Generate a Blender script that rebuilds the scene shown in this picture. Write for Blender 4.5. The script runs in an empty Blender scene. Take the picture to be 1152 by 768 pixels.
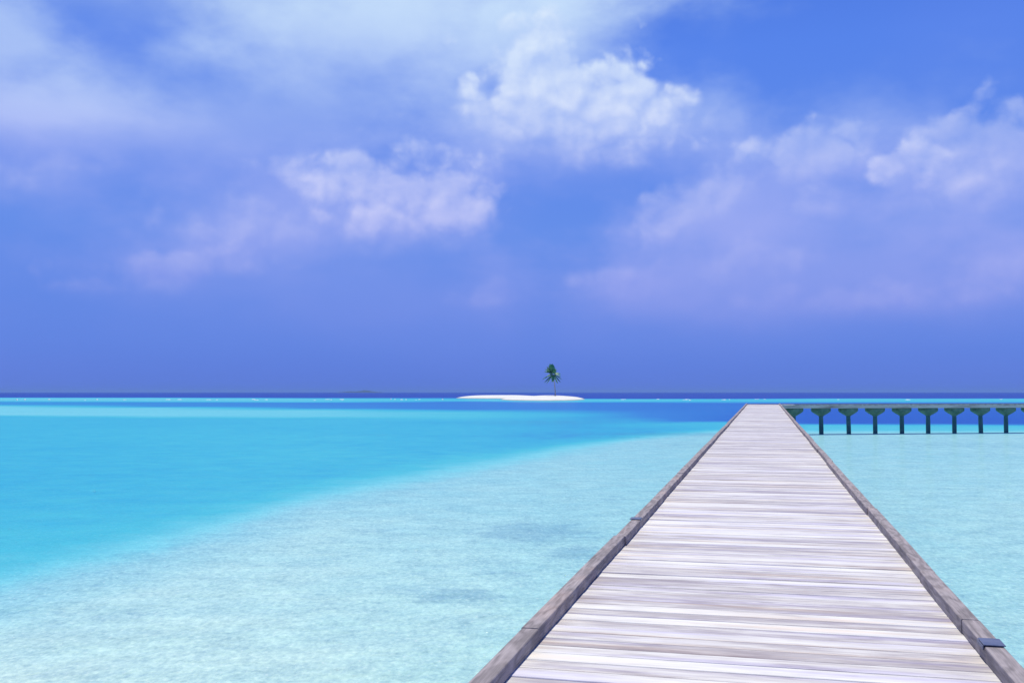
import bpy, bmesh, math, random
from math import sin, cos, tan, atan, atan2, asin, radians, degrees, pi, exp, sqrt
from mathutils import Vector, Matrix, noise as mn

random.seed(11)
S = bpy.context.scene
COL = S.collection

# ------------------------------------------------------------------ camera
CAM_Z = 3.41                       # eye height above the water
FPX = 1121.0                       # focal length in photo pixels (1152 wide)
PITCH = atan(57.0 / FPX)
cd = bpy.data.cameras.new('camera')
cd.sensor_width = 36.0
cd.lens = 36.0 * FPX / 1152.0
cd.clip_start = 0.05
cd.clip_end = 80000.0
cam = bpy.data.objects.new('camera', cd)
COL.objects.link(cam)
cam.location = (0, 0, CAM_Z)
cam.rotation_euler = (pi / 2 + PITCH, 0, 0)
S.camera = cam

S.view_settings.view_transform = 'Standard'
S.view_settings.look = 'None'
S.view_settings.gamma = 1.0
S.view_settings.exposure = 0.0
S.view_settings.use_curve_mapping = False
try:
    S.cycles.max_bounces = 6
    S.cycles.diffuse_bounces = 3
    S.cycles.glossy_bounces = 2
    S.cycles.transparent_max_bounces = 6
    S.cycles.use_denoising = True
except Exception:
    pass

SUN_EL = radians(69.0)
SUN_AZ = radians(-4.0)            # from +Y (ahead), negative = to the left
SUN_DIR = Vector((sin(SUN_AZ) * cos(SUN_EL), cos(SUN_AZ) * cos(SUN_EL), sin(SUN_EL)))


def azel(px, py):
    """direction (azimuth, elevation in degrees) in which a point of the sky stands"""
    x, y, z = px - 576.0, FPX, -(py - 384.0)
    y2 = y * cos(PITCH) - z * sin(PITCH)
    z2 = y * sin(PITCH) + z * cos(PITCH)
    r = sqrt(x * x + y2 * y2 + z2 * z2)
    return degrees(atan2(x, y2)), degrees(asin(z2 / r))


def lin(r, g, b):
    def f(c):
        c /= 255.0
        return c / 12.92 if c <= 0.04045 else ((c + 0.055) / 1.055) ** 2.4
    return (f(r), f(g), f(b))


# ------------------------------------------------------------------ node helpers
class NT:
    def __init__(self, tree):
        self.t = tree
        self.n = tree.nodes
        self.l = tree.links

    def new(self, typ, **kw):
        nd = self.n.new(typ)
        for k, v in kw.items():
            setattr(nd, k, v)
        return nd

    def put(self, sock, v):
        if isinstance(v, bpy.types.NodeSocket):
            self.l.new(v, sock)
        elif isinstance(v, (tuple, list)) and len(v) == 3 and len(sock.default_value) == 4:
            sock.default_value = (v[0], v[1], v[2], 1.0)
        else:
            sock.default_value = v

    def m(self, op, a, b=None, c=None, clamp=False):
        nd = self.new('ShaderNodeMath', operation=op, use_clamp=clamp)
        self.put(nd.inputs[0], a)
        if b is not None:
            self.put(nd.inputs[1], b)
        if c is not None:
            self.put(nd.inputs[2], c)
        return nd.outputs[0]

    def vm(self, op, a, b=None):
        nd = self.new('ShaderNodeVectorMath', operation=op)
        self.put(nd.inputs[0], a)
        if b is not None:
            self.put(nd.inputs[1], b)
        return nd.outputs['Value'] if op in ('DOT_PRODUCT', 'LENGTH') else nd.outputs[0]

    def sstep(self, v, lo, hi, tlo=0.0, thi=1.0):
        nd = self.new('ShaderNodeMapRange', interpolation_type='SMOOTHSTEP')
        self.put(nd.inputs[0], v)
        for i, q in enumerate((lo, hi, tlo, thi)):
            self.put(nd.inputs[i + 1], q)
        return nd.outputs[0]

    def rng(self, v, lo, hi, tlo=0.0, thi=1.0):
        nd = self.new('ShaderNodeMapRange')
        nd.clamp = True
        self.put(nd.inputs[0], v)
        for i, q in enumerate((lo, hi, tlo, thi)):
            self.put(nd.inputs[i + 1], q)
        return nd.outputs[0]

    def comb(self, x, y, z):
        nd = self.new('ShaderNodeCombineXYZ')
        for i, q in enumerate((x, y, z)):
            self.put(nd.inputs[i], q)
        return nd.outputs[0]

    def sep(self, v):
        nd = self.new('ShaderNodeSeparateXYZ')
        self.put(nd.inputs[0], v)
        return nd.outputs[0], nd.outputs[1], nd.outputs[2]

    def noise(self, v, scale, detail=2.0, rough=0.5, dist=0.0, dim='3D'):
        nd = self.new('ShaderNodeTexNoise', noise_dimensions=dim)
        self.put(nd.inputs['Vector'], v)
        nd.inputs['Scale'].default_value = scale
        nd.inputs['Detail'].default_value = detail
        nd.inputs['Roughness'].default_value = rough
        nd.inputs['Distortion'].default_value = dist
        return nd.outputs[0]

    def mix(self, fac, a, b, blend='MIX'):
        nd = self.new('ShaderNodeMix', data_type='RGBA', blend_type=blend)
        self.put(nd.inputs[0], fac)
        self.put(nd.inputs[6], a)
        self.put(nd.inputs[7], b)
        return nd.outputs[2]

    def ramp(self, v, stops):
        nd = self.new('ShaderNodeValToRGB')
        cr = nd.color_ramp
        while len(cr.elements) < len(stops):
            cr.elements.new(0.5)
        for e, (p, c) in zip(cr.elements, stops):
            e.position = p
            e.color = (c[0], c[1], c[2], 1.0)
        self.put(nd.inputs[0], v)
        return nd.outputs[0]


# ------------------------------------------------------------------ sky
SKY_STRENGTH = 0.1
K = 1.0 / SKY_STRENGTH
W = bpy.data.worlds.new('World')
S.world = W
W.use_nodes = True
try:
    W.cycles.sampling_method = 'NONE'
except Exception:
    pass
W.node_tree.nodes.clear()
w = NT(W.node_tree)
dirv = w.new('ShaderNodeTexCoord').outputs['Generated']
dx, dy, dz = w.sep(dirv)
az = w.m('MULTIPLY', w.m('ARCTAN2', dx, dy), 180 / pi)
el = w.m('MULTIPLY', w.m('ARCSINE', dz), 180 / pi)

nish = w.new('ShaderNodeTexSky', sky_type='NISHITA')
nish.sun_disc = False
nish.sun_elevation = SUN_EL
nish.sun_rotation = SUN_AZ
nish.altitude = 0
nish.air_density = 1.0
nish.dust_density = 0.4
nish.ozone_density = 3.0
# deep tropical blue of the air above the humid layer, violet-blue low down
elf = w.rng(el, 0.0, 45.0)
air = w.ramp(elf, [(0.0, [K * c for c in lin(80, 116, 220)]),
                   (0.06, [K * c for c in lin(88, 127, 227)]),
                   (0.20, [K * c for c in lin(98, 140, 234)]),
                   (0.42, [K * c for c in lin(84, 131, 236)]),
                   (0.62, [K * c for c in lin(62, 106, 215)]),
                   (1.0, [K * c for c in lin(36, 70, 160)])])
sky = w.mix(0.95, nish.outputs[0], air)
# broad uneven moisture
moist = w.noise(w.comb(w.m('MULTIPLY', az, 0.05), w.m('MULTIPLY', el, 0.10), 3.1), 1.0, 3.0, 0.5, dim='2D')
sky = w.mix(w.m('MULTIPLY', w.sstep(moist, 0.45, 0.75), 0.05), sky, [K * c for c in lin(150, 160, 240)])


def billow(shift_az=0.0, shift_el=0.0):
    ca = w.m('ADD', az, shift_az)
    ce = w.m('ADD', el, shift_el)
    p = w.comb(ca, w.m('MULTIPLY', ce, 1.15), 0.0)
    wv = w.new('ShaderNodeTexNoise', noise_dimensions='2D')
    w.put(wv.inputs['Vector'], p)
    wv.inputs['Scale'].default_value = 0.55
    wv.inputs['Detail'].default_value = 2.0
    off = w.vm('SUBTRACT', wv.outputs[1], (0.5, 0.5, 0.5))
    sc = w.new('ShaderNodeVectorMath', operation='SCALE')
    w.put(sc.inputs[0], off)
    sc.inputs['Scale'].default_value = 1.1
    p2 = w.vm('ADD', p, sc.outputs[0])
    vo = w.new('ShaderNodeTexVoronoi', feature='F1', voronoi_dimensions='2D', normalize=True)
    vo.inputs['Scale'].default_value = 0.42
    vo.inputs['Detail'].default_value = 2.0
    vo.inputs['Roughness'].default_value = 0.42
    w.put(vo.inputs['Vector'], p2)
    b = w.m('MULTIPLY', w.m('SUBTRACT', 0.28, vo.outputs['Distance']), 2.6)
    f = w.noise(p, 0.30, 6.0, 0.48, dim='2D')
    return w.m('ADD', w.m('MULTIPLY', b, 0.6), w.m('MULTIPLY', w.m('SUBTRACT', f, 0.5), 1.5))


B0 = billow()
B1 = billow(-0.35, 0.55)
# fine fractal and a soft veil texture
pv = w.comb(w.m('MULTIPLY', az, 0.22), w.m('MULTIPLY', el, 0.42), 7.7)
veil = w.noise(pv, 0.8, 4.0, 0.5, 0.0, dim='2D')
veil2 = w.noise(w.comb(w.m('MULTIPLY', az, 0.8), w.m('MULTIPLY', el, 1.1), 2.2), 1.0, 5.0, 0.6, dim='2D')


def blob(px, py, rx, ry, rot=0.0, below=1.0):
    """1 at the middle of an elliptical cloud bank, 0 on its rim; below < 1 squeezes the underside"""
    a0, e0 = azel(px, py)
    ca, sa = cos(radians(rot)), sin(radians(rot))
    u = w.m('SUBTRACT', az, a0)
    v = w.m('SUBTRACT', el, e0)
    q = 0.0511
    uu = w.m('ADD', w.m('MULTIPLY', u, ca / (rx * q)), w.m('MULTIPLY', v, sa / (rx * q)))
    vv = w.m('ADD', w.m('MULTIPLY', u, -sa / (ry * q)), w.m('MULTIPLY', v, ca / (ry * q)))
    if below != 1.0:
        vv = w.m('MAXIMUM', vv, w.m('MULTIPLY', vv, 1.0 / below))
        neg = w.m('MINIMUM', vv, 0.0)
        vv = w.m('ADD', w.m('MAXIMUM', vv, 0.0), w.m('MULTIPLY', neg, 1.0 / below))
    r = w.m('SQRT', w.m('ADD', w.m('MULTIPLY', uu, uu), w.m('MULTIPLY', vv, vv)))
    return w.m('SUBTRACT', 1.0, r), vv


def layer(items, tex, gain, mid):
    """union of cloud banks; each item: blob args, edge softness, opacity"""
    keep = None
    for (args, soft, amp) in items:
        core, vv = blob(*args)
        top = w.sstep(vv, -0.75, 0.05)
        gi = w.m('ADD', 0.3 * gain, w.m('MULTIPLY', top, 0.7 * gain))
        g = w.m('ADD', core, w.m('MULTIPLY', w.m('SUBTRACT', tex, mid), gi))
        soft = w.m('ADD', soft + 0.35, w.m('MULTIPLY', top, -0.35))
        c = w.m('MULTIPLY', w.sstep(g, 0.0, soft), amp)
        k = w.m('SUBTRACT', 1.0, c)
        keep = k if keep is None else w.m('MULTIPLY', keep, k)
    return w.m('SUBTRACT', 1.0, keep)


VEILS = [
    # high thin sheet, upper left
    ((330, -70, 580, 180, -4), 0.9, 0.72),
    ((460, 25, 330, 112, 9), 0.9, 0.60),
    ((600, 45, 190, 85, 8), 0.9, 0.45),
    ((30, 126, 220, 46, 2), 0.9, 0.72),
    ((-10, 45, 100, 60, 0), 0.8, 0.55),
    ((250, 145, 420, 110, 0), 1.0, 0.36),
    ((40, 195, 120, 50, 0), 0.9, 0.20),
    # veils under the cumulus
    ((645, 145, 230, 90, 0), 0.9, 0.40),
    ((770, 140, 120, 60, 0), 0.9, 0.30),
    ((350, 250, 300, 95, 8), 0.9, 0.40),
    ((860, 225, 260, 100, 22), 0.9, 0.40),
    ((1100, 215, 160, 85, 0), 0.9, 0.36),
    ((890, 310, 400, 105, 2), 0.9, 0.42),
    ((1130, 320, 130, 75, 0), 0.9, 0.24),
    ((450, 340, 520, 80, 0), 1.0, 0.16),
]
CUMULUS = [
    ((640, 112, 132, 100, -14, 0.85), 0.42, 0.82),
    ((715, 120, 85, 60, -10, 0.8), 0.6, 0.60),
    ((585, 130, 80, 60, 10, 0.8), 0.7, 0.50),
    ((450, 226, 125, 78, 0, 0.9), 0.5, 0.58),
    ((372, 213, 85, 38, -16, 0.8), 0.6, 0.42),
    ((512, 248, 72, 46, -10, 0.8), 0.7, 0.34),
    ((300, 255, 160, 66, 6, 0.8), 0.9, 0.30),
    ((185, 305, 130, 36, 8, 0.8), 0.8, 0.30),
    ((915, 175, 88, 46, 6, 0.8), 0.45, 0.40),
    ((795, 222, 115, 52, 28, 0.8), 0.7, 0.38),
    ((930, 228, 44, 28, 0, 0.8), 0.6, 0.26),
    ((1112, 180, 118, 76, 8, 0.8), 0.5, 0.40),
    ((1018, 192, 38, 36, 0, 0.8), 0.4, 0.50),
    ((1050, 205, 70, 28, 12, 0.8), 0.6, 0.28),
    ((830, 295, 90, 46, 0, 0.8), 0.9, 0.20),
    ((690, 318, 80, 36, 0, 0.8), 0.9, 0.22),
    ((980, 335, 140, 42, 0, 0.8), 0.9, 0.20),
    ((1135, 300, 90, 50, 0, 0.8), 0.9, 0.22),
    ((545, 335, 50, 28, 0, 0.8), 0.9, 0.16),
    ((40, 200, 80, 40, 20, 0.8), 0.9, 0.24),
]
tintf = w.rng(el, 3.0, 21.0)
veil_col = w.ramp(tintf, [(0.0, [K * c for c in lin(160, 165, 240)]),
                          (0.5, [K * c for c in lin(182, 190, 250)]),
                          (0.75, [K * c for c in lin(198, 218, 253)]),
                          (1.0, [K * c for c in lin(208, 232, 255)])])
vo_ = layer(VEILS, w.m('ADD', w.m('MULTIPLY', veil, 0.85), w.m('MULTIPLY', veil2, 0.15)), 0.9, 0.43)
sky = w.mix(vo_, sky, veil_col)
co_ = layer(CUMULUS, B0, 0.85, -0.05)
relief = w.rng(w.m('SUBTRACT', B0, B1), -0.45, 0.55)
lit = w.ramp(tintf, [(0.0, [K * c for c in lin(196, 192, 248)]),
                     (0.5, [K * c for c in lin(214, 218, 253)]),
                     (0.85, [K * c for c in lin(224, 238, 255)])])
dim = w.ramp(tintf, [(0.0, [K * c for c in lin(150, 152, 236)]),
                     (0.6, [K * c for c in lin(165, 186, 246)]),
                     (1.0, [K * c for c in lin(186, 210, 250)])])
sky = w.mix(co_, sky, w.mix(relief, dim, lit))
# scattered cloud over the rest of the dome, away from the photographed part
rest = w.noise(w.vm('MULTIPLY', dirv, (1.0, 1.0, 2.2)), 2.2, 7.0, 0.55)
away = w.m('MAXIMUM', w.sstep(w.m('ABSOLUTE', az), 38.0, 60.0), w.sstep(el, 27.0, 40.0))
sky = w.mix(w.m('MULTIPLY', w.m('MULTIPLY', w.sstep(rest, 0.5, 0.72), away), 0.6), sky,
            [K * c for c in lin(215, 228, 252)])
bg = w.new('ShaderNodeBackground')
w.put(bg.inputs[0], sky)
bg.inputs[1].default_value = SKY_STRENGTH
wo = w.new('ShaderNodeOutputWorld')
w.l.new(bg.outputs[0], wo.inputs[0])

# ------------------------------------------------------------------ sun
sl = bpy.data.lights.new('sun', 'SUN')
sl.energy = 4.2
sl.angle = radians(0.53)
sl.color = (1.0, 0.95, 0.85)
so = bpy.data.objects.new('sun', sl)
COL.objects.link(so)
so.rotation_euler = SUN_DIR.to_track_quat('Z', 'Y').to_euler()
so.location = (0, 0, 50)


# ------------------------------------------------------------------ materials
def material(name):
    mt = bpy.data.materials.new(name)
    mt.use_nodes = True
    mt.node_tree.nodes.clear()
    n = NT(mt.node_tree)
    out = n.new('ShaderNodeOutputMaterial')
    return mt, n, out


def principled(n, out, col, rough=0.7, spec=0.3, bump=None, bstr=0.3, bdist=0.01):
    p = n.new('ShaderNodeBsdfPrincipled')
    n.put(p.inputs['Base Color'], col)
    n.put(p.inputs['Roughness'], rough)
    n.put(p.inputs['Specular IOR Level'], spec)
    if bump is not None:
        b = n.new('ShaderNodeBump')
        b.inputs['Strength'].default_value = bstr
        b.inputs['Distance'].default_value = bdist
        n.put(b.inputs['Height'], bump)
        n.l.new(b.outputs[0], p.inputs['Normal'])
    n.l.new(p.outputs[0], out.inputs[0])
    return p


# sea ------------------------------------------------------------------
def sea_material():
    mt, n, out = material('sea_water')
    dep = n.new('ShaderNodeAttribute', attribute_name='water_depth').outputs['Fac']
    gra = n.new('ShaderNodeAttribute', attribute_name='weed').outputs['Fac']
    pos = n.new('ShaderNodeNewGeometry').outputs['Position']
    cam_d = n.new('ShaderNodeVectorMath', operation='LENGTH')
    n.put(cam_d.inputs[0], pos)
    dist = cam_d.outputs['Value']
    # uneven bottom
    n1 = n.noise(n.vm('MULTIPLY', pos, (0.5, 0.5, 0)), 0.12, 5.0, 0.6)
    n2 = n.noise(pos, 0.55, 5.0, 0.6)
    near_f = n.rng(dist, 60, 200, 1.0, 0.30)
    d1 = n.m('ADD', dep, n.m('MULTIPLY', n.m('SUBTRACT', n1, 0.5), n.m('MULTIPLY', near_f, 0.11)))
    d1 = n.m('ADD', d1, n.m('MULTIPLY', n.m('SUBTRACT', n2, 0.5), n.m('MULTIPLY', near_f, 0.13)))
    A = 0.72
    def c(r, g, b, k=A):
        q = lin(r, g, b)
        return (q[0] * k * 0.98, q[1] * k * 1.06, q[2] * k * 0.93)
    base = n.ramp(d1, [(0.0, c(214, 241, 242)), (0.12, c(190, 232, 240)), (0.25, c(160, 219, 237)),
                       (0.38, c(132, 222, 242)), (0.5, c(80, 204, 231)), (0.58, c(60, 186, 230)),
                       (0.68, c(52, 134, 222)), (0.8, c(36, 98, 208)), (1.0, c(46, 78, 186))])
    # weed and coral rubble patches on the sand
    wn = n.noise(n.vm('MULTIPLY', pos, (1.0, 1.0, 0)), 1.3, 7.0, 0.75)
    wf = n.m('MULTIPLY', n.sstep(n.m('ADD', gra, n.m('MULTIPLY', n.m('SUBTRACT', wn, 0.5), 2.2)), 0.32, 0.85), 0.32)
    base = n.mix(wf, base, c(84, 140, 190))
    # caustic and ripple light in the shallows, put into the colour as noise
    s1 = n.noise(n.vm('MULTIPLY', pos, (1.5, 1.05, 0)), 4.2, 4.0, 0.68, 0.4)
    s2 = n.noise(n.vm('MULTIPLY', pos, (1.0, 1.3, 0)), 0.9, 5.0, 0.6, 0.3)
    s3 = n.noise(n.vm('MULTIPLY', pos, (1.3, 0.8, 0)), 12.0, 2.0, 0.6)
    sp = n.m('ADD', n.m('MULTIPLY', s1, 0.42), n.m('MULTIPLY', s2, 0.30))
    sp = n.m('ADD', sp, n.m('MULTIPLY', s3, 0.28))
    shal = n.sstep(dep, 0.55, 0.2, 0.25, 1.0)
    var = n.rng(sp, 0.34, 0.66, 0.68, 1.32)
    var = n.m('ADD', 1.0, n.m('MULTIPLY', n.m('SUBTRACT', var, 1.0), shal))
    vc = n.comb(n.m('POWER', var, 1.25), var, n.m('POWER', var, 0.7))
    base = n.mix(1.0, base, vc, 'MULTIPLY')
    # glints off the ripples, painted into the colour as pale specks
    glint = n.m('MULTIPLY', n.sstep(s3, 0.60, 0.74), n.m('MULTIPLY', shal, 0.42))
    base = n.mix(glint, base, (0.62, 0.72, 0.68))
    # ripples
    r1 = n.noise(n.vm('MULTIPLY', pos, (1.25, 1.15, 0)), 2.6, 4.0, 0.62, 0.5)
    r2 = n.noise(n.vm('MULTIPLY', pos, (0.7, 1.2, 0)), 0.45, 3.0, 0.5, 0.3)
    h = n.m('ADD', n.m('MULTIPLY', r1, 0.11), n.m('MULTIPLY', r2, 0.30))
    h = n.m('ADD', h, n.m('MULTIPLY', s3, 0.018))
    bp = n.new('ShaderNodeBump')
    bp.inputs['Strength'].default_value = 1.0
    bp.inputs['Distance'].default_value = 0.55
    n.put(bp.inputs['Height'], h)
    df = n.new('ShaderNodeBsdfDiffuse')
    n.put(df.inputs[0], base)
    n.l.new(bp.outputs[0], df.inputs['Normal'])
    gl = n.new('ShaderNodeBsdfGlossy')
    gl.inputs['Roughness'].default_value = 0.06
    gl.inputs[0].default_value = (1, 1, 1, 1)
    n.l.new(bp.outputs[0], gl.inputs['Normal'])
    fr = n.new('ShaderNodeFresnel')
    fr.inputs[0].default_value = 1.33
    n.l.new(bp.outputs[0], fr.inputs['Normal'])
    fac = n.m('MINIMUM', n.m('MULTIPLY', fr.outputs[0], 0.5), 0.20)
    ms = n.new('ShaderNodeMixShader')
    n.put(ms.inputs[0], fac)
    n.l.new(df.outputs[0], ms.inputs[1])
    n.l.new(gl.outputs[0], ms.inputs[2])
    n.l.new(ms.outputs[0], out.inputs[0])
    return mt


def wood_deck():
    mt, n, out = material('weathered_planks')
    oc = n.new('ShaderNodeTexCoord').outputs['Object']
    rnd = n.new('ShaderNodeNewGeometry').outputs['Random Per Island']
    x, y, z = n.sep(oc)
    off = n.m('MULTIPLY', rnd, 37.0)
    g1 = n.noise(n.comb(n.m('ADD', n.m('MULTIPLY', x, 1.5), off), n.m('MULTIPLY', y, 11.0), off), 1.0, 5.0, 0.6, 0.25)
    g2 = n.noise(n.comb(n.m('ADD', n.m('MULTIPLY', x, 5.0), off), n.m('MULTIPLY', y, 48.0), off), 1.0, 4.0, 0.6)
    g3 = n.noise(n.comb(n.m('MULTIPLY', x, 0.45), n.m('MULTIPLY', y, 1.2), 5.0), 1.0, 4.0, 0.55)
    tone = n.m('ADD', n.m('MULTIPLY', g1, 0.85), n.m('MULTIPLY', g2, 0.34))
    tone = n.m('ADD', tone, n.m('MULTIPLY', n.m('SUBTRACT', rnd, 0.5), 0.30))
    tone = n.m('ADD', tone, n.m('MULTIPLY', n.m('SUBTRACT', g3, 0.5), 0.35))
    col = n.ramp(tone, [(0.24, (0.24, 0.205, 0.215)), (0.38, (0.37, 0.335, 0.335)), (0.50, (0.475, 0.445, 0.43)),
                        (0.61, (0.62, 0.60, 0.555)), (0.80, (0.77, 0.765, 0.70))])
    hue = n.noise(n.comb(n.m('ADD', n.m('MULTIPLY', x, 0.4), off), n.m('MULTIPLY', y, 7.0), 9.0), 1.0, 3.0, 0.5)
    col = n.mix(n.sstep(hue, 0.54, 0.68, 0.0, 0.9), col, (1.0, 0.90, 0.82), 'MULTIPLY')
    col = n.mix(n.sstep(hue, 0.52, 0.36, 0.0, 1.0), col, (0.84, 0.82, 1.0), 'MULTIPLY')
    # a few knots and stains
    vo = n.new('ShaderNodeTexVoronoi')
    vo.inputs['Scale'].default_value = 1.0
    n.put(vo.inputs['Vector'], n.comb(n.m('ADD', n.m('MULTIPLY', x, 1.1), off), n.m('MULTIPLY', y, 5.0), 0.0))
    kn = n.sstep(vo.outputs['Distance'], 0.10, 0.03)
    col = n.mix(n.m('MULTIPLY', kn, 0.5), col, (0.12, 0.10, 0.12))
    principled(n, out, col, 0.62, 0.25, n.m('ADD', n.m('MULTIPLY', g1, 0.5), g2), 0.3, 0.004)
    return mt


def wood_kerb():
    mt, n, out = material('grey_kerb_timber')
    oc = n.new('ShaderNodeTexCoord').outputs['Object']
    oi = n.new('ShaderNodeObjectInfo').outputs['Random']
    x, y, z = n.sep(oc)
    off = n.m('MULTIPLY', oi, 51.0)
    wv = n.noise(n.comb(n.m('ADD', n.m('MULTIPLY', x, 6.0), off), n.m('ADD', n.m('MULTIPLY', y, 1.3), off), n.m('MULTIPLY', z, 6.0)), 1.0, 3.0, 0.5)
    rings = n.m('SINE', n.m('MULTIPLY', n.m('ADD', wv, n.m('MULTIPLY', x, 1.0)), 38.0))
    rings = n.rng(rings, -1, 1, 0, 1)
    fib = n.noise(n.comb(n.m('MULTIPLY', x, 90.0), n.m('ADD', n.m('MULTIPLY', y, 2.5), off), n.m('MULTIPLY', z, 90.0)), 1.0, 4.0, 0.6)
    pat = n.noise(n.comb(n.m('ADD', x, off), n.m('MULTIPLY', y, 0.9), z), 1.6, 4.0, 0.6)
    t = n.m('ADD', n.m('MULTIPLY', fib, 0.50), n.m('MULTIPLY', rings, 0.15))
    t = n.m('ADD', t, n.m('MULTIPLY', pat, 0.42))
    col = n.ramp(t, [(0.32, (0.15, 0.135, 0.135)), (0.48, (0.25, 0.225, 0.225)), (0.60, (0.34, 0.305, 0.305)),
                     (0.80, (0.48, 0.44, 0.43))])
    col = n.mix(n.sstep(pat, 0.5, 0.7, 0, 0.7), col, (1.0, 0.88, 0.80), 'MULTIPLY')
    principled(n, out, col, 0.8, 0.15, n.m('ADD', fib, n.m('MULTIPLY', rings, 0.4)), 0.6, 0.004)
    return mt


def wood_beam():
    mt, n, out = material('brown_pier_timber')
    oc = n.new('ShaderNodeTexCoord').outputs['Object']
    a = n.noise(n.vm('MULTIPLY', oc, (0.7, 3.0, 14.0)), 1.0, 5.0, 0.6)
    b = n.noise(n.vm('MULTIPLY', oc, (0.35, 1, 1)), 1.0, 3.0, 0.5)
    col = n.ramp(n.m('ADD', n.m('MULTIPLY', a, 0.6), n.m('MULTIPLY', b, 0.4)),
                 [(0.35, (0.30, 0.22, 0.19)), (0.5, (0.64, 0.54, 0.47)), (0.65, (0.76, 0.68, 0.60))])
    principled(n, out, col, 0.8, 0.15, a, 0.4, 0.01)
    return mt


def concrete(name, lo, hi, fleck):
    mt, n, out = material(name)
    oc = n.new('ShaderNodeTexCoord').outputs['Object']
    oi = n.new('ShaderNodeObjectInfo').outputs['Random']
    p = n.vm('ADD', oc, n.comb(n.m('MULTIPLY', oi, 20.0), 0.0, 0.0))
    a = n.noise(p, 2.6, 6.0, 0.65)
    b = n.noise(n.vm('MULTIPLY', p, (5, 5, 1.2)), 1.0, 4.0, 0.6)
    col = n.mix(n.sstep(a, 0.35, 0.7), lo, hi)
    col = n.mix(n.m('MULTIPLY', n.sstep(b, 0.6, 0.72), 0.55), col, fleck)
    principled(n, out, col, 0.75, 0.2, a, 0.5, 0.03)
    return mt


def simple(name, c0, c1, scale, rough=0.6, spec=0.3, bump=0.3, bd=0.01):
    mt, n, out = material(name)
    oc = n.new('ShaderNodeTexCoord').outputs['Object']
    a = n.noise(oc, scale, 5.0, 0.6)
    principled(n, out, n.mix(n.sstep(a, 0.3, 0.7), c0, c1), rough, spec, a, bump, bd)
    return mt


def sand():
    mt, n, out = material('white_coral_sand')
    oc = n.new('ShaderNodeTexCoord').outputs['Object']
    x, y, z = n.sep(oc)
    a = n.noise(oc, 0.25, 5.0, 0.6)
    dry = n.mix(n.sstep(a, 0.3, 0.7), (0.68, 0.68, 0.60), (0.76, 0.76, 0.68))
    zz = n.m('ADD', z, n.m('MULTIPLY', n.m('SUBTRACT', a, 0.5), 0.25))
    # wet strip along the water line
    col = n.mix(n.sstep(zz, 0.42, 0.12), dry, (0.34, 0.36, 0.31))
    principled(n, out, col, 0.9, 0.1, a, 0.3, 0.2)
    return mt


M_SEA = sea_material()
M_DECK = wood_deck()
M_KERB = wood_kerb()
M_BEAM = wood_beam()
M_CAP = concrete('algae_covered_concrete', (0.085, 0.175, 0.14), (0.18, 0.27, 0.20), (0.16, 0.20, 0.17))
M_PILE = concrete('dark_wet_pile', (0.05, 0.14, 0.145), (0.09, 0.20, 0.195), (0.06, 0.10, 0.10))
M_STRAP = simple('blue_grey_metal', (0.06, 0.085, 0.16), (0.11, 0.13, 0.21), 14.0, 0.45, 0.5, 0.2, 0.002)
M_SAND = sand()
M_FROND = simple('palm_leaf', (0.05, 0.22, 0.10), (0.10, 0.30, 0.12), 1.2, 0.5, 0.3)
M_TRUNK = simple('palm_bark', (0.34, 0.30, 0.26), (0.48, 0.43, 0.38), 3.0, 0.85, 0.1)
M_FOAM = simple('sea_foam', (0.78, 0.80, 0.82), (0.85, 0.86, 0.87), 1.0, 0.8, 0.2)
M_FAR = simple('forested_island', (0.035, 0.060, 0.045), (0.06, 0.09, 0.06), 0.01, 0.9, 0.1)


# ------------------------------------------------------------------ mesh helpers
def link_mesh(name, me, mat, parent=None):
    o = bpy.data.objects.new(name, me)
    COL.objects.link(o)
    if mat is not None:
        me.materials.append(mat)
    if parent is not None:
        o.parent = parent
    return o


def finish(bm, name, mat, parent=None, smooth=False):
    bmesh.ops.recalc_face_normals(bm, faces=bm.faces)
    me = bpy.data.meshes.new(name)
    bm.to_mesh(me)
    bm.free()
    if smooth:
        for p in me.polygons:
            p.use_smooth = True
    return link_mesh(name, me, mat, parent)


def add_box(bm, x0, x1, y0, y1, z0, z1, bev=0.0, jit=0.0):
    def j():
        return random.uniform(-jit, jit)
    vs = [bm.verts.new((x + j(), y + j(), z + j())) for x in (x0, x1) for y in (y0, y1) for z in (z0, z1)]
    idx = [(0, 1, 3, 2), (4, 6, 7, 5), (0, 4, 5, 1), (2, 3, 7, 6), (0, 2, 6, 4), (1, 5, 7, 3)]
    fs = [bm.faces.new([vs[i] for i in f]) for f in idx]
    if bev > 0:
        es = list({e for f in fs for e in f.edges})
        bmesh.ops.bevel(bm, geom=es, offset=bev, segments=2, affect='EDGES', profile=0.6)


def add_lathe(bm, prof, seg=12, rot=0.0, wob=0.0):
    rings = []
    for (r, z) in prof:
        rings.append([bm.verts.new((r * (1 + random.uniform(-wob, wob)) * cos(rot + 2 * pi * k / seg),
                                    r * (1 + random.uniform(-wob, wob)) * sin(rot + 2 * pi * k / seg), z))
                      for k in range(seg)])
    for a, b in zip(rings, rings[1:]):
        for k in range(seg):
            bm.faces.new((a[k], a[(k + 1) % seg], b[(k + 1) % seg], b[k]))
    bm.faces.new(rings[0])
    bm.faces.new(list(reversed(rings[-1])))


def empty(name, loc, label, cat, group=None):
    o = bpy.data.objects.new(name, None)
    COL.objects.link(o)
    o.location = loc
    o.empty_display_size = 0.5
    o['label'] = label
    o['category'] = cat
    if group:
        o['group'] = group
    return o


def smooth01(t):
    t = max(0.0, min(1.0, t))
    return t * t * (3 - 2 * t)


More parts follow.
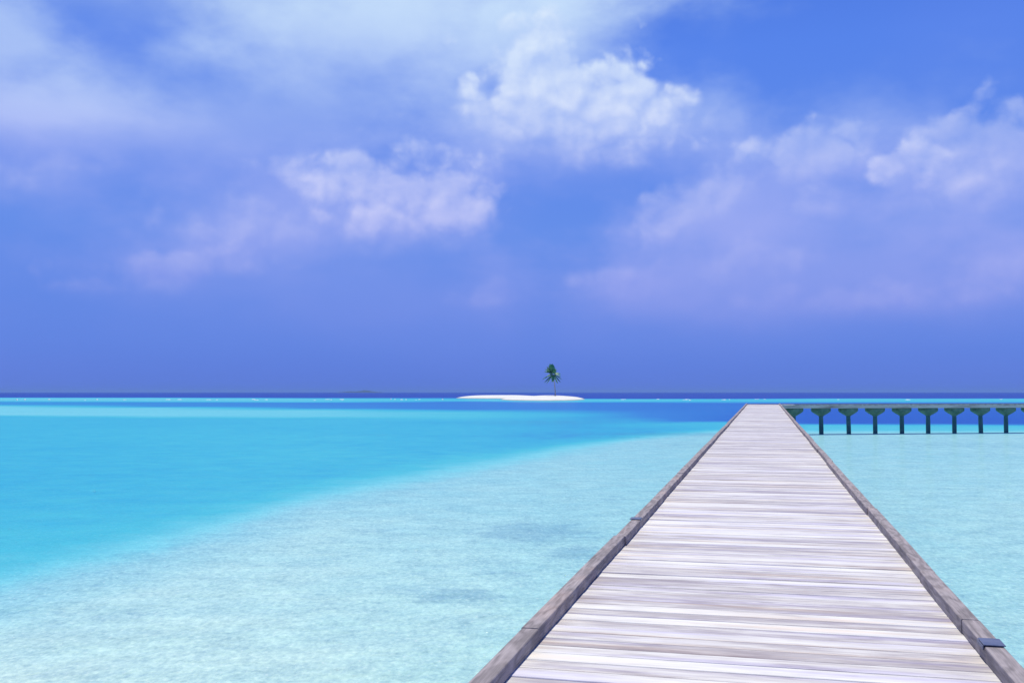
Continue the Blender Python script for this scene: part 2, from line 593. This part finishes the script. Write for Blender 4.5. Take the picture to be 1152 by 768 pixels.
# ------------------------------------------------------------------ sea
# chart of the lagoon: along a few bearings (given as the photo column they cross), the
# depth code at a series of dip angles below the horizon (in photo rows, horizon = 441)
CHART = [
    (0, [(441, 1), (446.6, 1), (447.5, .44), (450.4, .44), (452, .64), (455, .64), (457, .40), (466, .38), (468.5, .55),
         (500, .55), (560, .55), (615, .51), (640, .46), (672, .26), (705, .12), (768, .0), (1400, .05)]),
    (180, [(441, 1), (446.6, 1), (447.6, .44), (450.8, .44), (452.5, .66), (457, .66), (459, .41), (467, .40), (470, .55),
           (500, .54), (565, .55), (585, .51), (600, .46), (628, .24), (662, .11), (768, .02), (1400, .05)]),
    (350, [(441, 1), (447, 1), (448, .46), (451.5, .47), (453, .68), (459, .66), (462, .42), (468, .43), (471, .55),
           (510, .53), (538, .55), (550, .49), (571, .24), (602, .13), (768, .05), (1400, .08)]),
    (520, [(441, 1), (447, 1), (448, .6), (450, .48), (452, .70), (460, .69), (464, .48), (468, .50), (474, .57),
           (500, .56), (511, .54), (521, .46), (538, .24), (600, .16), (768, .08), (1400, .1)]),
    (640, [(441, 1), (447.5, 1), (449, .47), (451, .50), (453, .70), (460, .68), (466, .57), (475, .60), (492, .61),
           (498, .55), (505, .36), (515, .22), (600, .20), (768, .12), (1400, .1)]),
    (720, [(441, 1), (448, 1), (449, .47), (451, .50), (453, .71), (458, .71), (470, .65), (478, .56), (487, .60),
           (491, .5), (496, .25), (600, .20), (768, .15), (1400, .1)]),
    (820, [(441, 1), (448, 1), (449, .5), (451, .54), (454, .73), (462, .72), (472.5, .76), (475, .56), (482, .52),
           (485, .36), (489, .25), (600, .22), (768, .18), (1400, .1)]),
    (920, [(441, 1), (447.5, 1), (448.5, .47), (451.5, .52), (453.5, .76), (460, .80), (475.5, .82), (478, .50),
           (484, .47), (487, .33), (491, .22), (600, .2), (768, .18), (1400, .1)]),
    (1152, [(441, 1), (447.5, 1), (448.5, .48), (451.5, .52), (453.5, .76), (476, .82), (479, .50), (484, .46),
            (486.5, .32), (490, .2), (600, .16), (768, .16), (1400, .1)]),
]

SHELF = [654, 608, 558, 525, 503, 492.5, 484.5, 485.5, 485.5]


def interp(tab, y):
    if y <= tab[0][0]:
        return tab[0][1]
    for (y0, d0), (y1, d1) in zip(tab, tab[1:]):
        if y <= y1:
            return d0 + (d1 - d0) * (y - y0) / (y1 - y0)
    return tab[-1][1]


WEED = [((770, 488), 9, 4.5, .8), ((700, 492), 5, 4, .55), ((612, 474), 10, 6, .6), ((590, 476), 14, 4, .5), ((75, 463.8), 26, 2.2, .75),
        ((430, 489), 4, 2.5, .5), ((370, 490), 3, 2, .4), ((880, 500), 5, 5, .4), ((1120, 512), 8, 5, .45),
        ((600, 597), 1.6, 1.9, 1.0), ((650, 620), 0.9, 1.2, .8), ((505, 665), 1.0, 0.7, .9), ((430, 597), 1.5, 1.2, .5),
        ((560, 640), 1.2, 1.2, .55), ((690, 560), 2.0, 3.5, .4), ((1080, 500), 9, 6, .55), ((960, 510), 6, 5, .35),
        ((90, 690), 1.6, 1.2, .45), ((330, 610), 1.6, 1.2, .35), ((780, 500), 6, 6, .5), ((230, 680), 1.0, .7, .3)]


def ground(px, py):
    D = CAM_Z * FPX / (py - 441.0)
    return ((px - 576.0) / FPX * D, D)


WEEDW = [(ground(*p), a, b, s) for (p, a, b, s) in WEED]


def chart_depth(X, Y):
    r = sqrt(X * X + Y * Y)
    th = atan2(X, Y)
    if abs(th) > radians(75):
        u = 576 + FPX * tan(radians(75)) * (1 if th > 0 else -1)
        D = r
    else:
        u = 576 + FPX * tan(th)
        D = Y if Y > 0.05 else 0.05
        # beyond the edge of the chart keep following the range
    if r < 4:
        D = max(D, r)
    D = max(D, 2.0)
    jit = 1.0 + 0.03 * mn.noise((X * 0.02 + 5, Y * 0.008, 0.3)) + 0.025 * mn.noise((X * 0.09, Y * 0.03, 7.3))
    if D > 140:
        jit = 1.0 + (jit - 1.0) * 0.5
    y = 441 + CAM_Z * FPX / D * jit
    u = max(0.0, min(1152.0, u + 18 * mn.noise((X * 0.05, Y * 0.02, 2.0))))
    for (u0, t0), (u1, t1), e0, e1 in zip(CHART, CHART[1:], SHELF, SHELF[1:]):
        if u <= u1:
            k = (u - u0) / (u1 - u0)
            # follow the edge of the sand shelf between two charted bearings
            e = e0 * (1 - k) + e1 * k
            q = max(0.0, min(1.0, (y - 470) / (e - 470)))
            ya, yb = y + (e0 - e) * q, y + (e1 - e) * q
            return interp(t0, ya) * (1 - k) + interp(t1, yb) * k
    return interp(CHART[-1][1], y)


def build_sea():
    rows = []
    y = 441.16
    while y < 500:
        rows.append(y)
        y += 0.08 if y < 442.5 else (0.35 if y < 470 else 0.6)
    while y < 1500:
        rows.append(y)
        y += 2.0 if y < 620 else (4.0 if y < 800 else 25)
    rad = [CAM_Z * FPX / (yy - 441.0) for yy in rows]
    rad += [2.4, 1.2]
    rad = sorted(set(rad), reverse=True)
    ths = []
    t = -180.0
    while t < 180 - 1e-6:
        ths.append(radians(t))
        t += 0.4 if -34 <= t < 34 else 4.0
    verts, dep, weed = [], [], []
    for r in rad:
        for th in ths:
            X, Y = r * sin(th), r * cos(th)
            verts.append((X, Y, 0.0))
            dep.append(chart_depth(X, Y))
            g = 0.0
            if r < 250:
                for ((cx, cy), a, b, s) in WEEDW:
                    q = ((X - cx) / a) ** 2 + ((Y - cy) / b) ** 2
                    if q < 9:
                        g = max(g, s * exp(-q * 0.8))
            weed.append(g)
    verts.append((0, 0, 0))
    dep.append(0.08)
    weed.append(0)
    nT = len(ths)
    faces = []
    for i in range(len(rad) - 1):
        for k in range(nT):
            a, b = i * nT + k, i * nT + (k + 1) % nT
            faces.append((a, a + nT, b + nT, b))
    last = (len(rad) - 1) * nT
    c = len(verts) - 1
    for k in range(nT):
        faces.append((last + k, c, last + (k + 1) % nT))
    me = bpy.data.meshes.new('sea')
    me.from_pydata(verts, [], faces)
    at = me.attributes.new('water_depth', 'FLOAT', 'POINT')
    at.data.foreach_set('value', dep)
    at = me.attributes.new('weed', 'FLOAT', 'POINT')
    at.data.foreach_set('value', weed)
    me.update()
    if me.polygons[0].normal.z < 0:
        me.flip_normals()
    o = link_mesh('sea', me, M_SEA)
    o['kind'] = 'structure'
    o['label'] = 'clear lagoon water, pale over sand near the walkway and deep blue at the horizon'


build_sea()


# ------------------------------------------------------------------ sand cay
def cay_height(X, Y):
    n = mn.noise((X * 0.05, Y * 0.02, 1.0)) * 0.35 + mn.noise((X * 0.16, Y * 0.06, 4.0)) * 0.12
    # long low rear spit to the left, broad front mound to the right
    a = 1 - (((X + 6) / 27.0) ** 2 + ((Y - 590) / 62.0) ** 2)
    b = 1 - (((X - 13) / 18.5) ** 2 + ((Y - 470) / 72.0) ** 2)
    c = 1 - (((X - 19.5) / 16.0) ** 2 + ((Y - 500) / 80.0) ** 2)
    h = max(1.9 * (1 - exp(-2.2 * a)) if a > -0.4 else -2, 1.75 * (1 - exp(-2.0 * b)) if b > -0.4 else -2,
            2.2 * (1 - exp(-1.6 * c)) if c > -0.4 else -2)
    return h + n * (0.5 if h > 0 else 0.2)


def build_cay():
    nx, ny = 150, 110
    vs, fs = [], []
    for j in range(ny + 1):
        for i in range(nx + 1):
            X = -42 + 84.0 * i / nx
            Y = 385 + 300.0 * j / ny
            vs.append((X, Y, max(-0.35, cay_height(X, Y))))
    for j in range(ny):
        for i in range(nx):
            a = j * (nx + 1) + i
            f = (a, a + 1, a + nx + 2, a + nx + 1)
            if max(vs[q][2] for q in f) > -0.3:
                fs.append(f)
    me = bpy.data.meshes.new('sand_island')
    me.from_pydata(vs, [], fs)
    for p in me.polygons:
        p.use_smooth = True
    o = link_mesh('sand_island', me, M_SAND)
    o['kind'] = 'structure'
    o['label'] = 'low white sand islet carrying a single palm'


build_cay()


# ------------------------------------------------------------------ far island on the horizon
def build_far():
    D = 9000.0
    x0, x1 = (376 - 576) / FPX * D, (436 - 576) / FPX * D
    nx, ny = 60, 14
    vs, fs = [], []
    for j in range(ny + 1):
        for i in range(nx + 1):
            s = i / nx
            v = j / ny
            h = (0.25 + 0.9 * exp(-((s - 0.58) / 0.16) ** 2) + 0.35 * exp(-((s - 0.3) / 0.12) ** 2)) * 17
            h *= smooth01(s * 6) * smooth01((1 - s) * 6) * sin(pi * v) ** 0.7
            h *= 1 + 0.35 * mn.noise((s * 14, v * 3, 0))
            vs.append((x0 + (x1 - x0) * s, D + (v - 0.5) * 260, h - 0.3))
    for j in range(ny):
        for i in range(nx):
            a = j * (nx + 1) + i
            fs.append((a, a + 1, a + nx + 2, a + nx + 1))
    me = bpy.data.meshes.new('distant_island')
    me.from_pydata(vs, [], fs)
    o = link_mesh('distant_island', me, M_FAR)
    o['kind'] = 'structure'
    o['label'] = 'faint low island far off on the horizon'


build_far()


# ------------------------------------------------------------------ surf along the outer reef
def build_surf():
    bm = bmesh.new()
    rnd = random.Random(5)
    spots = [(20, 450), (29, 449.8), (56, 449.6), (110, 449.5), (384, 449.2), (373, 449.8), (440, 449.3), (457, 449.4), (452, 449.6),
             (472, 449.2), (498, 449.4), (776, 450.2), (703, 449), (141, 449.6), (190, 449.4), (235, 449.5), (300, 449.4), (700, 449.3), (860, 449)]
    for i in range(14):
        spots.append((rnd.uniform(-60, 500), rnd.uniform(449.0, 450.2)))
    for i in range(10):
        spots.append((rnd.uniform(665, 1180), rnd.uniform(448.8, 449.6)))
    for q, (px, py) in enumerate(spots):
        X, Y = ground(px, py)
        L = rnd.uniform(0.5, 1.5) if q < 12 else rnd.uniform(0.6, 3.0)
        H = rnd.uniform(0.25, 0.5) if q < 12 else rnd.uniform(0.08, 0.22)
        n = 9
        rings = []
        for i in range(n + 1):
            s = i / n
            e = sin(pi * s) ** 0.6 + 0.02
            ring = []
            for k in range(7):
                a = pi * k / 6
                rr = 1 + rnd.uniform(-0.25, 0.25)
                ring.append(bm.verts.new((X + (s - 0.5) * L, Y + cos(a) * 0.6 * e * rr, sin(a) * H * e * rr - 0.02)))
            rings.append(ring)
        for a, b in zip(rings, rings[1:]):
            for k in range(6):
                bm.faces.new((a[k], a[k + 1], b[k + 1], b[k]))
    o = finish(bm, 'surf', M_FOAM, smooth=True)
    o['kind'] = 'stuff'
    o['label'] = 'white specks of surf breaking along the outer reef'
    o['category'] = 'surf'


build_surf()


# ------------------------------------------------------------------ supports (mushroom-headed piles)
def pile_mesh():
    bm = bmesh.new()
    add_lathe(bm, [(0.175, -3.6), (0.18, -1.6), (0.17, -0.9), (0.165, -0.60)], 14, wob=0.02)
    bmesh.ops.recalc_face_normals(bm, faces=bm.faces)
    me = bpy.data.meshes.new('pile')
    bm.to_mesh(me)
    bm.free()
    me.materials.append(M_PILE)
    return me


def cap_mesh():
    bm = bmesh.new()
    add_lathe(bm, [(0.19, -0.66), (0.27, -0.59), (0.48, -0.47), (0.70, -0.32), (0.77, -0.25), (0.785, -0.20), (0.785, -0.03), (0.76, 0.0)], 16, rot=pi / 8, wob=0.012)
    bmesh.ops.recalc_face_normals(bm, faces=bm.faces)
    me = bpy.data.meshes.new('pile_cap')
    bm.to_mesh(me)
    bm.free()
    me.materials.append(M_CAP)
    return me


ME_PILE, ME_CAP = pile_mesh(), cap_mesh()


def support(parent, loc, rz=0.0):
    p = bpy.data.objects.new('pile', ME_PILE)
    COL.objects.link(p)
    p.parent = parent
    p.location = loc
    p.rotation_euler = (random.uniform(-0.018, 0.018), random.uniform(-0.018, 0.018), rz)
    c = bpy.data.objects.new('pile_cap', ME_CAP)
    COL.objects.link(c)
    c.parent = p
    return p


def deck_mesh(length0, length1, x0, x1, pitch, gap, thick, along='y', zj=0.0025):
    """planks laid across a walkway that runs along local y (or x)"""
    bm = bmesh.new()
    y = length0
    while y < length1:
        wd = pitch - gap + random.uniform(-0.002, 0.002)
        z = random.uniform(-zj, zj)
        t = random.uniform(-zj, zj) * 0.6
        e0, e1 = random.uniform(-0.006, 0.006), random.uniform(-0.006, 0.006)
        a, b = y, y + wd
        bv = 0.004
        # cross-section with eased upper edges, swept over the width
        sec = [(a, -thick), (a, -bv), (a + bv, 0), (b - bv, 0), (b, -bv), (b, -thick)]
        L = [bm.verts.new((x0 + e0, q, h + z + t)) for q, h in sec]
        Mv = [bm.verts.new(((x0 + x1) / 2, q, h + z + random.uniform(-0.001, 0.001))) for q, h in sec]
        R = [bm.verts.new((x1 + e1, q, h + z - t)) for q, h in sec]
        for P, Q in ((L, Mv), (Mv, R)):
            for k in range(6):
                bm.faces.new((P[k], P[(k + 1) % 6], Q[(k + 1) % 6], Q[k]))
        bm.faces.new(list(reversed(L)))
        bm.faces.new(R)
        y += pitch
    if along == 'x':
        bmesh.ops.rotate(bm, verts=bm.verts, cent=(0, 0, 0), matrix=Matrix.Rotation(-pi / 2, 3, 'Z'))
    return bm


# ------------------------------------------------------------------ boardwalk
J_AZ = radians(14.17)
J_EL = radians(0.36)
J_LEN = 82.4
XL, XR = -1.29, 1.145
DECK_Z = CAM_Z - 1.5
bw = empty('boardwalk', (0, 0, DECK_Z), 'long straight boardwalk of bleached grey planks running out over the shallows', 'boardwalk')
bw.rotation_euler = (J_EL, 0, -J_AZ)

finish(deck_mesh(-3.0, J_LEN, XL - 0.112, XR + 0.112, 0.165, 0.009, 0.04), 'deck', M_DECK, bw)


def kerb_piece(x0, x1, y0, y1, h):
    bm = bmesh.new()
    nseg = max(2, int((y1 - y0) / 0.5))
    sx = random.uniform(-0.009, 0.009)
    hz = random.uniform(-0.006, 0.005)
    bv = 0.007
    rings = []
    for i in range(nseg + 1):
        y = y0 + (y1 - y0) * i / nseg
        wob = 0.0025 * mn.noise((y * 0.9, x0, 0.5))
        hh = h + hz + 0.003 * mn.noise((y * 0.8, x0, 9.5))
        a, b = x0 + sx + wob, x1 + sx + wob
        sec = [(a, 0.004), (a, hh - bv), (a + bv * 0.3, hh - bv * 0.3), (a + bv, hh), (b - bv, hh), (b - bv * 0.3, hh - bv * 0.3),
               (b, hh - bv), (b, 0.004)]
        rings.append([bm.verts.new((p, y, q)) for p, q in sec])
    for P, Q in zip(rings, rings[1:]):
        for k in range(8):
            bm.faces.new((P[k], P[(k + 1) % 8], Q[(k + 1) % 8], Q[k]))
    bm.faces.new(list(reversed(rings[0])))
    bm.faces.new(rings[-1])
    # drop the piece's origin at its near end so each has its own grain
    return finish(bm, 'kerb_beam', M_KERB, bw)


def breaks(start, fixed, end, step):
    ys = [start] + fixed
    while ys[-1] < end - step * 1.2:
        ys.append(ys[-1] + step * random.uniform(0.85, 1.15))
    ys.append(end)
    return ys


for (x0, x1, ys) in ((XL - 0.103, XL, breaks(-3.0, [2.4, 5.76, 9.47, 13.2], J_LEN, 3.8)),
                     (XR, XR + 0.103, breaks(-3.0, [2.9, 6.6, 8.24, 12.3], J_LEN, 3.8))):
    for a, b in zip(ys, ys[1:]):
        kerb_piece(x0, x1, a + 0.0012, b - 0.0012, 0.082)


def strap(x0, x1, y0, y1, inner):
    bm = bmesh.new()
    add_box(bm, x0 - 0.003, x1 + 0.003, y0, y1, 0.089, 0.095, 0.002)
    xa, xb = (x0 - 0.009, x0 - 0.0035) if inner < 0 else (x1 + 0.0035, x1 + 0.009)
    add_box(bm, xa, xb, y0, y1, 0.066, 0.0885, 0.002)
    return finish(bm, 'metal_strap', M_STRAP, bw)


strap(XR - 0.001, XR + 0.104, 5.95, 6.11, -1)
strap(XL - 0.104, XL + 0.001, 10.62, 10.78, 1)

for side, name in ((XL - 0.085, 'edge_beam'), (XR + 0.025, 'edge_beam'), (-0.08, 'centre_joist')):
    bm = bmesh.new()
    add_box(bm, side, side + 0.06, -2.95, J_LEN - 0.05, -0.28, -0.046, 0.006)
    finish(bm, name, M_BEAM, bw)
y = 1.4
while y < J_LEN:
    support(bw, ((XL + XR) / 2, y, -0.284), random.uniform(-0.1, 0.1))
    y += 5.1

# ------------------------------------------------------------------ side pier
P_AZ = radians(9.5)
end = bw.matrix_basis @ Vector((XR, J_LEN, 0))
PIER_Z = 2.40
sp = empty('side_pier', (end.x - 1.75, end.y + 0.30, PIER_Z),
           'narrow side pier on dark mushroom-headed piles turning off right from the boardwalk end', 'pier')
sp.rotation_euler = (0, 0, P_AZ)
PW = 1.7
P_LEN = 40.0
bm = deck_mesh(0.0, P_LEN, -PW, 0.0, 0.16, 0.007, 0.045, along='y')
bmesh.ops.rotate(bm, verts=bm.verts, cent=(0, 0, 0), matrix=Matrix.Rotation(-pi / 2, 3, 'Z'))
finish(bm, 'deck', M_DECK, sp)
for yy in (0.03, PW - 0.09):
    bm = bmesh.new()
    add_box(bm, 0.02, P_LEN - 0.02, yy, yy + 0.06, -0.29, -0.052, 0.006)
    finish(bm, 'edge_beam', M_BEAM, sp)
for yy in (0.0, PW - 0.1):
    x = 0.0 if yy > 0 else 3.3
    while x < P_LEN - 0.2:
        b = min(P_LEN, x + random.uniform(3.2, 4.2))
        bm = bmesh.new()
        add_box(bm, x + 0.004, b - 0.004, yy, yy + 0.10, 0.004, 0.05, 0.006)
        finish(bm, 'kerb_beam', M_KERB, sp)
        x = b
# piles spaced so that their caps nearly touch
for k in range(-2, 15):
    xx = 5.97 + 2.39 * k
    if 0.5 < xx < P_LEN - 0.5:
        support(sp, (xx, 0.85, -0.294), random.uniform(-0.12, 0.12))


# ------------------------------------------------------------------ palm on the islet
def build_palm():
    D = 480.0
    X = (624.5 - 576) / FPX * D
    z0 = cay_height(X, D) - 0.15
    t = empty('palm_tree', (X, D, z0), 'lone green coconut palm with a slim bare trunk on the white sand islet', 'palm tree')
    top = Vector((-0.9, 0, 10.6))
    bm = bmesh.new()
    n = 16
    rings = []
    for i in range(n + 1):
        s = i / n
        c = Vector((-0.9 * s ** 1.4 + 0.12 * sin(s * 5), 0, 10.6 * s))
        r = 0.24 - 0.10 * s + (0.12 * exp(-s * 14)) + (0.012 if i % 2 else 0)
        rings.append([bm.verts.new((c.x + r * cos(2 * pi * k / 9), c.y + r * sin(2 * pi * k / 9), c.z)) for k in range(9)])
    for a, b in zip(rings, rings[1:]):
        for k in range(9):
            bm.faces.new((a[k], a[(k + 1) % 9], b[(k + 1) % 9], b[k]))
    bm.faces.new(rings[-1])
    finish(bm, 'trunk', M_TRUNK, t, True)
    rnd = random.Random(3)
    # (heading, elevation, length, droop): seen from the boardwalk 0 = right, 180 = left
    specs = [(110, 82, 5.2, .5), (165, 62, 5.4, .9), (150, 70, 5.0, .6), (200, 48, 5.0, 1.0), (170, 40, 4.6, 1.2), (95, 60, 5.0, .9),
             (60, 66, 4.6, 1.2), (250, 66, 5.0, .9), (280, 50, 4.6, 1.3), (215, 75, 5.4, .5), (130, 50, 5.2, .9),
             (10, 38, 4.4, 1.9), (-20, 22, 4.0, 2.0), (5, -8, 3.9, 1.4), (-30, -30, 4.2, 1.0), (180, -5, 4.4, 1.3),
             (200, -28, 4.6, 1.0), (160, -48, 4.2, .6), (20, -52, 4.0, .6), (90, -30, 4.0, 1.0), (270, -25, 4.0, 1.0), (230, 15, 4.6, 1.6)]
    for (hd, ele, L, dr) in specs:
        L *= 1.14
        hd = radians(hd + rnd.uniform(-6, 6))
        e = radians(ele)
        d = Vector((cos(hd) * cos(e), sin(hd) * cos(e), sin(e)))
        side = d.cross(Vector((0, 0, 1))).normalized()
        m = 26
        pts = [top + d * (L * i / m) + Vector((-0.25 * (i / m) ** 2, 0, -dr * (i / m) ** 2.0 * L * 0.33)) for i in range(m + 1)]
        bm = bmesh.new()
        for i in range(m):
            a, b = pts[i], pts[i + 1]
            tw = (b - a).normalized()
            up = side.cross(tw).normalized()
            rr = 0.06 * (1 - i / m) + 0.012
            q = [bm.verts.new(a + side * rr), bm.verts.new(a - side * rr), bm.verts.new(b - side * rr * .9), bm.verts.new(b + side * rr * .9)]
            bm.faces.new(q)
            s = i / m
            if s < 0.1:
                continue
            ll = 1.5 * (sin(pi * min(1, s * 0.9 + 0.12)) ** 0.6) * rnd.uniform(0.85, 1.1)
            for sg in (-1, 1):
                for h2 in (0.0, 0.5):
                    o = a.lerp(b, h2)
                    tip = o + (side * sg * 0.75 + tw * 0.6 - up * 0.0 + Vector((0, 0, -0.45 - 0.2 * rnd.random()))).normalized() * ll
                    mid = o.lerp(tip, 0.45) + Vector((0, 0, 0.06))
                    w1 = tw * 0.10
                    v = [bm.verts.new(o - w1 * .5), bm.verts.new(mid - w1), bm.verts.new(tip), bm.verts.new(mid + w1), bm.verts.new(o + w1 * .5)]
                    bm.faces.new(v)
        finish(bm, 'frond', M_FROND, t)


build_palm()


# ------------------------------------------------------------------ sea haze
def build_haze():
    mt, n, out = material('sea_haze')
    v = n.new('ShaderNodeVolumePrincipled')
    v.inputs['Color'].default_value = (0.31, 0.54, 1.0, 1)
    v.inputs['Density'].default_value = 8.5e-5
    v.inputs['Anisotropy'].default_value = 0.0
    n.l.new(v.outputs[0], out.inputs['Volume'])
    bm = bmesh.new()
    add_box(bm, -26000, 26000, -26000, 26000, -5.0, 40.0)
    o = finish(bm, 'haze', mt)
    o['kind'] = 'stuff'
    o['label'] = 'thin blue sea haze lying over the lagoon'


build_haze()
